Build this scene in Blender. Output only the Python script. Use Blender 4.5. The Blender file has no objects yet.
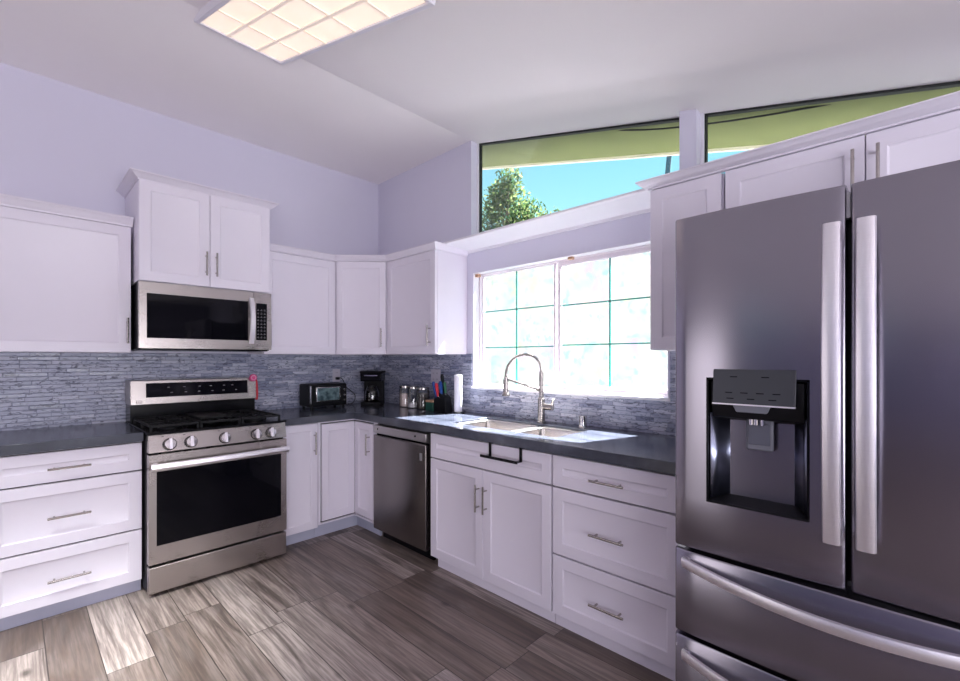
import bpy, bmesh, math, random
from mathutils import Vector, Matrix
random.seed(7)
R = math.radians
scene = bpy.context.scene
col = scene.collection

# ------------------------------------------------------------------ camera
cam_d = bpy.data.cameras.new('camera')
cam = bpy.data.objects.new('camera', cam_d)
col.objects.link(cam)
cam.location = (-2.5001, -3.8059, 1.3324)
cam.rotation_euler = (R(90), 0, R(44.0227 - 90))
cam_d.sensor_width = 36
cam_d.lens = 452.08 / 960 * 36
cam_d.shift_y = 18.29 / 960
cam_d.clip_start = 0.02
scene.camera = cam

# ------------------------------------------------------------------ world, sun, lights, exposure
scene.view_settings.view_transform = 'Standard'
scene.view_settings.look = 'None'
scene.view_settings.gamma = 1
scene.view_settings.exposure = 0.22
scene.view_settings.use_curve_mapping = False

w = bpy.data.worlds.new('sky')
scene.world = w
w.use_nodes = True
wt = w.node_tree
wt.nodes.clear()
wo = wt.nodes.new('ShaderNodeOutputWorld')
bg = wt.nodes.new('ShaderNodeBackground')
tc = wt.nodes.new('ShaderNodeTexCoord')
sp = wt.nodes.new('ShaderNodeSeparateXYZ')
rp = wt.nodes.new('ShaderNodeValToRGB')
rp.color_ramp.elements[0].position = 0.0
rp.color_ramp.elements[0].color = (0.75, 0.97, 1.0, 1)
rp.color_ramp.elements[1].position = 0.62
rp.color_ramp.elements[1].color = (0.09, 0.44, 0.80, 1)
e_ = rp.color_ramp.elements.new(0.28)
e_.color = (0.42, 0.84, 0.95, 1)
wt.links.new(tc.outputs['Generated'], sp.inputs[0])
wt.links.new(sp.outputs['Z'], rp.inputs[0])
wt.links.new(rp.outputs[0], bg.inputs[0])
bg.inputs[1].default_value = 1.05
wt.links.new(bg.outputs[0], wo.inputs[0])

def light(name, kind, loc, direction, energy, color=(1, 1, 1), size=None, size_y=None, spread=None, angle=None):
    d = bpy.data.lights.new(name, kind)
    d.energy = energy
    d.color = color
    if kind == 'AREA':
        d.shape = 'RECTANGLE'
        d.size = size
        d.size_y = size_y
        if spread: d.spread = R(spread)
    if angle: d.angle = R(angle)
    o = bpy.data.objects.new(name, d)
    col.objects.link(o)
    o.location = loc
    o.rotation_euler = Vector(direction).to_track_quat('-Z', 'Y').to_euler()
    return o

light('sun', 'SUN', (6, -2, 12), (-1.0, 0.30, -1.47), 80, (1, 0.98, 0.96), angle=0.8)
# added area lights out of view; the walls have no openings for them
light('fridge_streak_light', 'AREA', (-5.50, -1.35, 1.2), (1, 0, 0.0), 16, (1.0, 0.93, 0.93), 0.9, 2.2)  # added for the pale streak on the refrigerator's left door
light('rear_fill_light', 'AREA', (-3.1, -6.45, 1.35), (0, 1, 0.46), 195, (0.965, 0.945, 1), 4.2, 1.7)  # added fill from behind the camera to brighten the room
light('floor_patch_fill_light', 'AREA', (-3.0, -1.95, 2.84), (0.22, 0.20, -1.0), 15, (0.97, 1, 0.96), 0.6, 0.6, spread=40)  # added overhead to brighten the floor at lower left

# ------------------------------------------------------------------ node helper
class NT:
    def __init__(s, name):
        s.m = bpy.data.materials.new(name)
        s.m.use_nodes = True
        s.t = s.m.node_tree
        s.b = s.t.nodes['Principled BSDF']
        s.out = s.t.nodes['Material Output']
    def n(s, kind, **kw):
        nd = s.t.nodes.new('ShaderNode' + kind)
        for k, v in kw.items():
            if k.startswith('_'):
                setattr(nd, k[1:], v)
            else:
                key = int(k[1:]) if k[0] == 'i' and k[1:].isdigit() else k
                s.put(nd.inputs[key], v)
        return nd
    def put(s, inp, v):
        if isinstance(v, bpy.types.NodeSocket): s.t.links.new(v, inp)
        else: inp.default_value = v
    def math(s, op, a, b=0.0, c=None):
        nd = s.n('Math', _operation=op, i0=a, i1=b)
        if c is not None: s.put(nd.inputs[2], c)
        return nd.outputs[0]
    def comb(s, x, y, z): return s.n('CombineXYZ', i0=x, i1=y, i2=z).outputs[0]
    def noise(s, vec, scale, detail=2, rough=0.5, out=0, dist=0.0):
        nd = s.n('TexNoise', Vector=vec, Scale=scale, Detail=detail, Roughness=rough, Distortion=dist)
        return nd.outputs[out]
    def ramp(s, f, stops, interp='LINEAR'):
        nd = s.n('ValToRGB', i0=f)
        cr = nd.color_ramp
        cr.interpolation = interp
        while len(cr.elements) < len(stops): cr.elements.new(0.5)
        for e, (p, c) in zip(cr.elements, stops):
            e.position = p
            e.color = (*c, 1) if len(c) == 3 else c
        return nd.outputs[0]
    def mix(s, f, a, b, mode='MIX'):
        nd = s.n('Mix', _data_type='RGBA', _blend_type=mode)
        s.put(nd.inputs[0], f)
        s.put(nd.inputs[6], a if isinstance(a, bpy.types.NodeSocket) else (*a, 1))
        s.put(nd.inputs[7], b if isinstance(b, bpy.types.NodeSocket) else (*b, 1))
        return nd.outputs[2]
    def obj(s):
        return s.n('TexCoord').outputs['Object']
    def bump(s, h, strength=0.3, dist=0.002):
        nd = s.n('Bump', Height=h, Strength=strength, Distance=dist)
        s.t.links.new(nd.outputs[0], s.b.inputs['Normal'])
    def set(s, **kw):
        for k, v in kw.items():
            k = k.replace('_', ' ')
            if isinstance(v, tuple) and len(v) == 3: v = (*v, 1)
            s.put(s.b.inputs[k], v)

def plain(name, c, rough=0.5, metal=0.0, var=0.03, scale=18, coat=0.0, spec=0.5, bump=0.0):
    t = NT(name)
    o = t.obj()
    f = t.noise(o, scale, 3)
    a = tuple(max(0, x * (1 - var)) for x in c)
    b = tuple(min(1, x * (1 + var)) for x in c)
    t.set(Base_Color=t.mix(f, a, b), Roughness=rough, Metallic=metal, Coat_Weight=coat, Specular_IOR_Level=spec)
    if bump: t.bump(t.noise(o, 220, 2), bump, 0.001)
    return t.m

def steel(name, c, rough=0.27, stretch=(1, 1, 60), scale=14, aniso=0.0, dirty=0.06):
    """brushed stainless steel: fine lines along one axis"""
    t = NT(name)
    o = t.obj()
    mp = t.n('Mapping', Vector=o, Scale=stretch).outputs[0]
    f = t.noise(mp, scale, 3, 0.6)
    g = t.noise(o, 3.0, 2)
    a = tuple(x * (1 - dirty) for x in c)
    b = tuple(min(1, x * (1 + dirty)) for x in c)
    t.set(Base_Color=t.mix(f, a, b), Metallic=1.0,
          Roughness=t.math('ADD', t.math('MULTIPLY', f, 0.02), t.math('ADD', t.math('MULTIPLY', g, 0.05), rough - 0.03)),
          Anisotropic=aniso)
    if aniso:
        tn = t.n('Tangent', _direction_type='RADIAL', _axis='Z')
        t.set(Tangent=tn.outputs[0], Anisotropic_Rotation=0.25)
    return t.m

M = {}
M['cab'] = plain('cabinet_white_paint', (0.74, 0.70, 0.80), 0.38, var=0.015, scale=6)
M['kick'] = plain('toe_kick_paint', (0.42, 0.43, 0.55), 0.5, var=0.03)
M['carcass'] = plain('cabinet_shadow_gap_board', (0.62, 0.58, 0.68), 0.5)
M['gap'] = plain('dark_gap', (0.03, 0.03, 0.035), 0.7)
M['wall'] = plain('wall_lilac_paint', (0.66, 0.64, 0.77), 0.85, var=0.02, scale=2.5, bump=0.05)
M['ceil'] = plain('ceiling_white_paint', (0.90, 0.855, 0.88), 0.9, var=0.02, scale=2.0, bump=0.08)
M['trim'] = plain('window_trim_white', (0.82, 0.80, 0.87), 0.45, var=0.02)
M['vinyl'] = plain('window_vinyl_frame', (0.78, 0.70, 0.77), 0.4, var=0.02)
M['nickel'] = steel('brushed_nickel', (0.42, 0.39, 0.38), 0.26, (40, 1, 1), 40)
M['steel_warm'] = steel('warm_stainless', (0.47, 0.43, 0.41), 0.27, (1, 1, 90), 16, dirty=0.012)
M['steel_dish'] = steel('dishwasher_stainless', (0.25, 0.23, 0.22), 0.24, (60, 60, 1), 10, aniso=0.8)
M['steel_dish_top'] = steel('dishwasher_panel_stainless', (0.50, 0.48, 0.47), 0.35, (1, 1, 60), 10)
M['steel_fridge'] = steel('fridge_stainless', (0.325, 0.31, 0.365), 0.25, (60, 60, 1), 9, aniso=0.8)
M['steel_handle'] = steel('polished_handle_steel', (0.90, 0.87, 0.92), 0.38, (1, 1, 50), 12)
M['steel_sink'] = steel('sink_stainless', (0.66, 0.62, 0.60), 0.24, (30, 1, 1), 10)
M['chrome'] = plain('chrome', (0.62, 0.60, 0.60), 0.14, 1.0)
M['black'] = plain('black_enamel', (0.004, 0.004, 0.006), 0.2, spec=0.16)
M['blackmatte'] = plain('black_plastic', (0.006, 0.006, 0.008), 0.42, spec=0.18)
M['iron'] = plain('cast_iron', (0.006, 0.006, 0.008), 0.5, bump=0.2, spec=0.22)
M['blackglass'] = plain('black_glass', (0.003, 0.003, 0.005), 0.045, spec=0.16)
M['grey_plastic'] = plain('grey_plastic', (0.16, 0.165, 0.20), 0.35)
M['panel_grey'] = plain('dispenser_panel_steel', (0.045, 0.048, 0.058), 0.4, 0.2)
M['dark_side'] = plain('fridge_side_grey', (0.05, 0.05, 0.06), 0.4)
M['white_plastic'] = plain('white_plastic', (0.50, 0.47, 0.55), 0.35)
M['paper'] = plain('paper_towel', (0.82, 0.80, 0.88), 0.9, bump=0.3)
M['green_tin'] = plain('dark_green_tin', (0.01, 0.07, 0.05), 0.4)
M['tan'] = plain('tan_lid', (0.50, 0.30, 0.20), 0.6)
M['flour'] = plain('flour', (0.80, 0.70, 0.66), 0.9)
M['sugar'] = plain('sugar', (0.80, 0.78, 0.80), 0.9)
M['beans'] = plain('coffee_beans', (0.06, 0.045, 0.04), 0.6, bump=0.5)
M['blue'] = plain('blue_knife_handle', (0.008, 0.05, 0.24), 0.4)
M['red'] = plain('red_plastic', (0.55, 0.02, 0.04), 0.4)
M['greenp'] = plain('green_knife_handle', (0.03, 0.14, 0.07), 0.4)
M['pink'] = plain('pink_plastic', (0.62, 0.05, 0.22), 0.45, var=0.5, scale=120)
M['roof_green'] = plain('olive_green_painted_boards', (0.16, 0.18, 0.055), 0.7, var=0.22, scale=5)
M['cream'] = plain('cream_edge_board', (0.75, 0.70, 0.52), 0.6)
M['dark_rubber'] = plain('black_rubber', (0.01, 0.012, 0.012), 0.6)
M['bark'] = plain('bark', (0.10, 0.07, 0.05), 0.9, var=0.3)
M['pole'] = plain('weathered_pole', (0.03, 0.07, 0.10), 0.8)
M['mark'] = plain('printed_marks', (0.25, 0.24, 0.26), 0.5)
M['mark_dark'] = plain('dark_printed_marks', (0.05, 0.03, 0.035), 0.4)
M['mark_white'] = plain('white_printed_marks', (0.75, 0.74, 0.76), 0.5)
M['sticker'] = plain('pale_sticker', (0.50, 0.50, 0.52), 0.5)
M['exterior'] = plain('stucco_exterior', (0.6, 0.55, 0.48), 0.9)

# quartz worktop
t = NT('grey_quartz')
o = t.obj()
f = t.noise(o, 5, 5, 0.65)
t.set(Base_Color=t.ramp(f, [(0.3, (0.038, 0.043, 0.062)), (0.55, (0.056, 0.062, 0.086)), (0.75, (0.09, 0.098, 0.13))]),
      Roughness=0.17, Specular_IOR_Level=0.6)
M['quartz'] = t.m

# window glass and clear jar glass
def glass(name, tint, refl=0.06):
    t = NT(name)
    tr = t.n('BsdfTransparent', Color=(*tint, 1)).outputs[0]
    gl = t.n('BsdfGlossy', Color=(1, 1, 1, 1), Roughness=0.02).outputs[0]
    fr = t.n('Fresnel', IOR=1.45).outputs[0]
    mx = t.n('MixShader', i0=t.math('MULTIPLY', fr, refl / 0.04), i1=tr, i2=gl).outputs[0]
    t.t.links.new(mx, t.out.inputs[0])
    return t.m
M['glass'] = glass('window_glass', (0.98, 1.0, 1.0), 0.006)
M['jar_glass'] = glass('jar_glass', (0.86, 0.86, 0.88), 0.08)
M['coffee_glass'] = glass('coffee_pot_glass', (0.55, 0.55, 0.6), 0.09)
M['teal_bar'] = plain('teal_window_grid', (0.01, 0.30, 0.24), 0.4)

# vinyl plank floor, planks run along world Y
t = NT('grey_brown_wood_planks')
sx = t.n('SeparateXYZ', i0=t.obj())
X, Y = sx.outputs[0], sx.outputs[1]
u = t.math('DIVIDE', t.math('ADD', X, 1.592 + 17.0), 0.1705)
row = t.math('FLOOR', u)
rr = t.n('TexWhiteNoise', _noise_dimensions='1D', W=row).outputs[0]
v = t.math('ADD', t.math('DIVIDE', Y, 0.93), t.math('MULTIPLY', rr, 7.31))
pl = t.math('FLOOR', v)
pid = t.comb(row, pl, 0.0)
rnd = t.n('TexWhiteNoise', _noise_dimensions='2D', Vector=pid)
r1 = rnd.outputs[0]
fu = t.math('FRACT', u)
fv = t.math('FRACT', v)
eu = t.math('MINIMUM', fu, t.math('SUBTRACT', 1.0, fu))
ev = t.math('MULTIPLY', t.math('MINIMUM', fv, t.math('SUBTRACT', 1.0, fv)), 5.4)
edge = t.math('MINIMUM', eu, ev)
joint = t.ramp(edge, [(0.004, (0, 0, 0)), (0.016, (1, 1, 1))])
gx = t.comb(t.math('MULTIPLY', X, 17.0), t.math('MULTIPLY', Y, 0.85), t.math('MULTIPLY', r1, 40.0))
g1 = t.noise(gx, 1.0, 6, 0.62, dist=1.3)
gx2 = t.comb(t.math('MULTIPLY', X, 95.0), t.math('MULTIPLY', Y, 4.0), t.math('MULTIPLY', r1, 40.0))
g2 = t.noise(gx2, 1.0, 3, 0.6)
gx3 = t.comb(t.math('MULTIPLY', X, 5.0), t.math('MULTIPLY', Y, 1.3), t.math('MULTIPLY', r1, 90.0))
g3 = t.noise(gx3, 1.2, 3, 0.5, dist=0.8)
base = t.ramp(r1, [(0.0, (0.125, 0.090, 0.074)), (0.35, (0.205, 0.158, 0.136)), (0.7, (0.31, 0.250, 0.225)), (1.0, (0.46, 0.39, 0.365))])
c = t.mix(t.ramp(g1, [(0.30, (1, 1, 1)), (0.52, (0, 0, 0))]), base, (0.060, 0.045, 0.040))
mixn = c.node
mixn.inputs[0].default_value = 0.5
hl = t.math('MULTIPLY', t.ramp(g1, [(0.36, (1, 1, 1)), (0.53, (0, 0, 0))]), 0.80)
t.put(mixn.inputs[0], hl)
c = t.mix(t.math('MULTIPLY', t.ramp(g3, [(0.5, (0, 0, 0)), (0.75, (1, 1, 1))]), 0.45), c, (0.36, 0.32, 0.31))
c = t.mix(t.math('MULTIPLY', t.ramp(g2, [(0.40, (1, 1, 1)), (0.60, (0, 0, 0))]), 0.5), c, (0.07, 0.052, 0.046))
# knots
vor = t.n('TexVoronoi', Vector=t.comb(t.math('MULTIPLY', X, 4.2), t.math('MULTIPLY', Y, 2.2), 0.0), Scale=1.0)
kn = t.ramp(vor.outputs['Distance'], [(0.03, (1, 1, 1)), (0.10, (0, 0, 0))])
c = t.mix(t.math('MULTIPLY', kn, 0.8), c, (0.035, 0.024, 0.020))
c = t.mix(joint, (0.035, 0.027, 0.025), c)
t.set(Base_Color=c, Roughness=t.math('ADD', t.math('MULTIPLY', g2, 0.15), 0.34), Specular_IOR_Level=0.45)
t.bump(t.math('ADD', t.math('MULTIPLY', g2, 0.35), joint), 0.35, 0.0015)
M['floor'] = t.m

# stacked mosaic backsplash
def splash(name, axis):
    t = NT(name)
    s3 = t.n('SeparateXYZ', i0=t.obj())
    A, Z = s3.outputs[axis], s3.outputs[2]
    u = t.math('DIVIDE', Z, 0.0245)
    row = t.math('FLOOR', u)
    rw = t.n('TexWhiteNoise', _noise_dimensions='1D', W=row).outputs[0]
    ln = t.math('ADD', 0.085, t.math('MULTIPLY', rw, 0.13))
    v = t.math('ADD', t.math('DIVIDE', A, ln), t.math('MULTIPLY', rw, 23.7))
    tl = t.math('FLOOR', v)
    wn = t.n('TexWhiteNoise', _noise_dimensions='2D', Vector=t.comb(row, tl, 0.0))
    r1 = wn.outputs[0]
    fu, fv = t.math('FRACT', u), t.math('FRACT', v)
    eu = t.math('MINIMUM', fu, t.math('SUBTRACT', 1.0, fu))
    ev = t.math('MULTIPLY', t.math('MINIMUM', fv, t.math('SUBTRACT', 1.0, fv)), 6.0)
    jt = t.ramp(t.math('MINIMUM', eu, ev), [(0.02, (0, 0, 0)), (0.13, (1, 1, 1))])
    base = t.ramp(r1, [(0.0, (0.20, 0.22, 0.32)), (0.25, (0.29, 0.31, 0.43)), (0.65, (0.37, 0.39, 0.51)), (1.0, (0.52, 0.53, 0.64))])
    vein = t.noise(t.comb(t.math('MULTIPLY', A, 22.0), t.math('MULTIPLY', Z, 70.0), t.math('MULTIPLY', r1, 9.0)), 1.0, 5, 0.65, dist=0.9)
    c = t.mix(t.math('MULTIPLY', t.ramp(vein, [(0.39, (1, 1, 1)), (0.47, (0, 0, 0))]), 0.9), base, (0.075, 0.08, 0.13))
    c = t.mix(t.math('MULTIPLY', t.ramp(vein, [(0.55, (0, 0, 0)), (0.75, (1, 1, 1))]), 0.45), c, (0.62, 0.60, 0.68))
    c = t.mix(t.math('ADD', t.math('MULTIPLY', jt, 0.55), 0.45), (0.08, 0.085, 0.13), c)
    t.set(Base_Color=c, Roughness=t.math('ADD', 0.22, t.math('MULTIPLY', r1, 0.35)), Specular_IOR_Level=0.5)
    t.bump(t.math('MULTIPLY', jt, t.math('ADD', 0.5, r1)), 0.5, 0.003)
    return t.m
M['splash_a'] = splash('stacked_stone_mosaic_a', 0)
M['splash_b'] = splash('stacked_stone_mosaic_b', 1)

# translucent backdrop added outside the kitchen window so its view glows white
t = NT('translucent_glow_backdrop')
o = t.obj()
n1 = t.noise(o, 2.6, 4, 0.6, out=1)
n2 = t.noise(o, 11.0, 4, 0.6)
hs = t.n('HueSaturation', Saturation=1.0, Value=1.7, Color=n1).outputs[0]
c = t.mix(0.55, (0.098, 0.098, 0.100), t.mix(1.0, hs, (0.118, 0.118, 0.118), 'MULTIPLY'))
c = t.mix(t.ramp(n2, [(0.33, (1, 1, 1)), (0.45, (0, 0, 0))]), c, (0.062, 0.088, 0.092))
d1 = t.n('BsdfDiffuse', Color=c).outputs[0]
d2 = t.n('BsdfTranslucent', Color=c).outputs[0]
t.t.links.new(t.n('MixShader', i0=0.55, i1=d1, i2=d2).outputs[0], t.out.inputs[0])
M['glow_backdrop'] = t.m
M['ground'] = plain('pale_concrete', (0.13, 0.13, 0.115), 0.9, var=0.15)

t = NT('leaves')
g = t.n('ObjectInfo')
ge = t.n('NewGeometry')
rv = ge.outputs['Random Per Island']
c = t.ramp(rv, [(0.0, (0.014, 0.045, 0.022)), (0.5, (0.05, 0.09, 0.028)), (1.0, (0.15, 0.17, 0.07))])
d1 = t.n('BsdfDiffuse', Color=c).outputs[0]
d2 = t.n('BsdfTranslucent', Color=c).outputs[0]
t.t.links.new(t.n('MixShader', i0=0.5, i1=d1, i2=d2).outputs[0], t.out.inputs[0])
M['leaves'] = t.m

def emis(name, c, s):
    t = NT(name)
    o = t.obj()
    f = t.noise(o, 3.0, 2)
    t.set(Base_Color=(0.8, 0.78, 0.72), Roughness=0.5, Emission_Color=t.mix(f, (c[0], c[1] * 0.93, c[2] * 0.86), c), Emission_Strength=s)
    return t.m
M['diffuser'] = emis('lit_diffuser', (1.0, 0.79, 0.62), 0.62)
M['display'] = plain('display_glass', (0.004, 0.004, 0.007), 0.08, spec=0.25)

# ------------------------------------------------------------------ mesh builder
class MB:
    def __init__(s):
        s.v = []; s.f = []; s.mi = []; s.cur = 0
    def add(s, vs, fs):
        o = len(s.v)
        s.v += [tuple(p) for p in vs]
        for f in fs:
            s.f.append([o + i for i in f]); s.mi.append(s.cur)
        return s
    def box(s, x0, x1, y0, y1, z0, z1):
        if x0 > x1: x0, x1 = x1, x0
        if y0 > y1: y0, y1 = y1, y0
        if z0 > z1: z0, z1 = z1, z0
        return s.add([(x0, y0, z0), (x1, y0, z0), (x1, y1, z0), (x0, y1, z0), (x0, y0, z1), (x1, y0, z1), (x1, y1, z1), (x0, y1, z1)],
                     [(0, 3, 2, 1), (4, 5, 6, 7), (0, 1, 5, 4), (1, 2, 6, 5), (2, 3, 7, 6), (3, 0, 4, 7)])
    def prism(s, poly, axis, a, b):
        """extrude a 2-D polygon along axis (0: poly is y,z; 1: x,z; 2: x,y)"""
        def P(p, t):
            return {0: (t, p[0], p[1]), 1: (p[0], t, p[1]), 2: (p[0], p[1], t)}[axis]
        n = len(poly)
        vs = [P(p, a) for p in poly] + [P(p, b) for p in poly]
        fs = [tuple(range(n)), tuple(range(2 * n - 1, n - 1, -1))]
        for i in range(n):
            j = (i + 1) % n
            fs.append((i, i + n, j + n, j))
        return s.add(vs, fs)
    def tube(s, pts, r, seg=12, cap=True):
        pts = [Vector(p) for p in pts]
        rs = r if isinstance(r, (list, tuple)) else [r] * len(pts)
        vs, fs = [], []
        t0 = (pts[1] - pts[0]).normalized()
        ref = Vector((0, 0, 1)) if abs(t0.z) < 0.9 else Vector((1, 0, 0))
        nrm = t0.cross(ref).normalized()
        for i, p in enumerate(pts):
            if i == 0: tg = pts[1] - pts[0]
            elif i == len(pts) - 1: tg = pts[-1] - pts[-2]
            else: tg = (pts[i + 1] - pts[i]).normalized() + (pts[i] - pts[i - 1]).normalized()
            tg.normalize()
            nrm = (nrm - tg * nrm.dot(tg)).normalized()
            bn = tg.cross(nrm)
            for k in range(seg):
                a = 2 * math.pi * k / seg
                vs.append(p + (nrm * math.cos(a) + bn * math.sin(a)) * rs[i])
        for i in range(len(pts) - 1):
            for k in range(seg):
                a, b = i * seg + k, i * seg + (k + 1) % seg
                fs.append((a, b, b + seg, a + seg))
        if cap:
            fs.append(tuple(range(seg - 1, -1, -1)))
            m = (len(pts) - 1) * seg
            fs.append(tuple(range(m, m + seg)))
        return s.add(vs, fs)
    def lathe(s, prof, c=(0, 0, 0), seg=28, axis=2):
        vs, fs = [], []
        n = len(prof)
        for r, z in prof:
            for k in range(seg):
                a = 2 * math.pi * k / seg
                p = (r * math.cos(a), r * math.sin(a), z)
                if axis == 1: p = (p[0], -z, p[1])
                vs.append((p[0] + c[0], p[1] + c[1], p[2] + c[2]))
        for i in range(n - 1):
            for k in range(seg):
                a, b = i * seg + k, i * seg + (k + 1) % seg
                fs.append((a, b, b + seg, a + seg))
        if prof[0][0] > 1e-6: fs.append(tuple(range(seg - 1, -1, -1)))
        if prof[-1][0] > 1e-6: fs.append(tuple(range((n - 1) * seg, n * seg)))
        return s.add(vs, fs)
    def shaker(s, x0, x1, z0, z1, yb, t=0.02, rail=0.057, dep=0.0065, sl=0.009):
        """one door or drawer front with a recessed panel; back at y=yb, front at yb-t"""
        yf = yb - t
        e = 0.0015
        def ring(dx, y): return [(x0 + dx, y, z0 + dx), (x1 - dx, y, z0 + dx), (x1 - dx, y, z1 - dx), (x0 + dx, y, z1 - dx)]
        vs = ring(0, yb) + ring(0, yf + e) + ring(e, yf) + ring(rail, yf) + ring(rail + sl * 0.4, yf + dep * 0.55) + ring(rail + sl, yf + dep)
        fs = [(3, 2, 1, 0)]
        for r_ in range(5):
            for k in range(4):
                a, b = r_ * 4 + k, r_ * 4 + (k + 1) % 4
                fs.append((a, b, b + 4, a + 4))
        fs.append((20, 21, 22, 23))
        return s.add(vs, fs)
    def build(s, name, mats, parent=None, bevel=0, smooth=30, seg=2):
        me = bpy.data.meshes.new(name)
        me.from_pydata(s.v, [], s.f)
        if not isinstance(mats, (list, tuple)): mats = [mats]
        for m in mats: me.materials.append(M[m] if isinstance(m, str) else m)
        me.polygons.foreach_set('material_index', s.mi)
        bm = bmesh.new(); bm.from_mesh(me)
        bmesh.ops.recalc_face_normals(bm, faces=bm.faces)
        bm.to_mesh(me); bm.free()
        if smooth:
            me.polygons.foreach_set('use_smooth', [True] * len(me.polygons))
            me.set_sharp_from_angle(angle=R(smooth))
        me.update()
        o = bpy.data.objects.new(name, me)
        col.objects.link(o)
        if parent: o.parent = parent
        if bevel:
            b = o.modifiers.new('bevel', 'BEVEL')
            b.width = bevel; b.segments = seg; b.limit_method = 'ANGLE'; b.angle_limit = R(40)
            b.harden_normals = False
        return o

def tag(o, label, cat, group=None):
    o['label'] = label; o['category'] = cat
    if group: o['group'] = group
    return o
def thing(name, label, cat, loc=(0, 0, 0), rotz=0, group=None):
    o = bpy.data.objects.new(name, None)
    col.objects.link(o)
    o.empty_display_size = 0.1
    o.location = loc; o.rotation_euler = (0, 0, rotz)
    return tag(o, label, cat, group)
def struct(o):
    o['kind'] = 'structure'
    return o
WB = R(-90)      # things on the window wall: local x runs towards the camera, local -y into the room

def text_mesh(txt, name, mat, size, parent, loc, rot=(R(90), 0, 0), ext=0.0006):
    cu = bpy.data.curves.new(name, 'FONT')
    cu.body = txt; cu.size = size; cu.extrude = ext
    to = bpy.data.objects.new(name, cu)
    col.objects.link(to)
    dg = bpy.context.evaluated_depsgraph_get()
    me = bpy.data.meshes.new_from_object(to.evaluated_get(dg))
    bpy.data.objects.remove(to)
    me.materials.clear(); me.materials.append(M[mat])
    o = bpy.data.objects.new(name, me)
    col.objects.link(o)
    o.parent = parent; o.location = loc; o.rotation_euler = rot
    return o

def handle(parent, p, length, vertical=True, r=0.0058, off=0.032, flat=False, name='handle'):
    """bar pull with two posts; p = centre on the front face"""
    x, y, z = p
    b = MB()
    h = length / 2
    q = h - 0.026
    if vertical:
        b.tube([(x, y - off, z - h), (x, y - off, z + h)], r)
        for s_ in (-1, 1): b.tube([(x, y + 0.001, z + s_ * q), (x, y - off, z + s_ * q)], r * 0.8, 8)
    else:
        b.tube([(x - h, y - off, z), (x + h, y - off, z)], r)
        for s_ in (-1, 1): b.tube([(x + s_ * q, y + 0.001, z), (x + s_ * q, y - off, z)], r * 0.8, 8)
    return b.build(name, 'nickel', parent)

# ------------------------------------------------------------------ room shell
CE, CS = 3.045, 0.236          # flat ceiling height, slope
def ceil_z(y): return CE if y > -1.28 else max(CE + CS * (y + 1.28), 2.315)
YB, XB = -6.55, -5.6           # rear wall, far left wall
YF = -1.28 - (CE - 2.315) / CS
struct(MB().box(XB, 0.0, YB, 0.0, -0.08, 0).build('floor', 'floor', smooth=0))
poly = [(0.15, CE), (-1.28, CE), (YF, 2.315), (YB - .1, 2.315), (YB - .1, 2.5), (YF - .3, 2.5), (-1.28, CE + .22), (0.15, CE + .22)]
struct(MB().prism(poly, 0, XB - .1, 0.115).build('ceiling', 'ceil', smooth=0))
struct(MB().box(XB - .1, 0.12, 0, 0.12, -0.08, CE + .05).build('wall_back', 'wall', smooth=0))
# window wall with its openings
WY0, WY1, WZ0, WZ1 = -1.318, -2.828, 1.113, 2.0      # kitchen window opening
SZ = 2.195                                            # clerestory sill
C1a, C1b, C2a, C2b = -1.295, -2.885, -2.972, -4.15
b = MB()
T = 0.115
b.box(0, T, 0, YB, -0.08, WZ0)
b.box(0, T, 0, WY0, WZ0, WZ1)
b.box(0, T, WY1, YB, WZ0, WZ1)
b.box(0, T, 0, YB, WZ1, SZ)
b.prism([(0, SZ), (C1a, SZ), (C1a, ceil_z(C1a) + .05), (-1.28, CE + .05), (0, CE + .05)], 0, 0, T)
b.prism([(C1b, SZ), (C2a, SZ), (C2a, ceil_z(C2a) + .05), (C1b, ceil_z(C1b) + .05)], 0, 0, T)
b.prism([(C2b, SZ), (YB, SZ), (YB, 2.4), (C2b, 2.4)], 0, 0, T)
struct(b.build('wall_right', 'wall', smooth=0))
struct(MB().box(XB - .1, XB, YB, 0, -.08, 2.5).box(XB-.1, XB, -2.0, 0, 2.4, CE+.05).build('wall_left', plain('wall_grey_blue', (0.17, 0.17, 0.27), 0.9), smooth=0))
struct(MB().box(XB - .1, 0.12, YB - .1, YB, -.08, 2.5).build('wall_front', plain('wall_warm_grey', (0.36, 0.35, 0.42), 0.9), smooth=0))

# mosaic backsplash
b = MB()
b.box(-2.72, 0, -0.012, 0, 0.915, 1.372)
struct(b.build('trim_1', 'splash_a', smooth=0))
b = MB()
b.box(-0.012, 0, -0.012, WY0 + .01, 0.915, 1.372)
b.box(-0.012, 0, WY0 + .01, WY1 - .012, 0.915, WZ0 - .012)
b.box(-0.012, 0, WY1 - .012, -3.20, 0.915, 1.372)
struct(b.build('trim_2', 'splash_b', smooth=0))
# shelf-like ledge under the clerestory, cabinet to cabinet
b = MB()
b.prism([(0, 2.160), (-0.012, 2.160), (-0.016, 2.176), (-0.255, 2.186), (-0.262, 2.190), (-0.262, 2.202), (0, 2.202)], 1, -1.262, -2.862)
struct(b.build('trim_3', 'trim', smooth=0))

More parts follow.
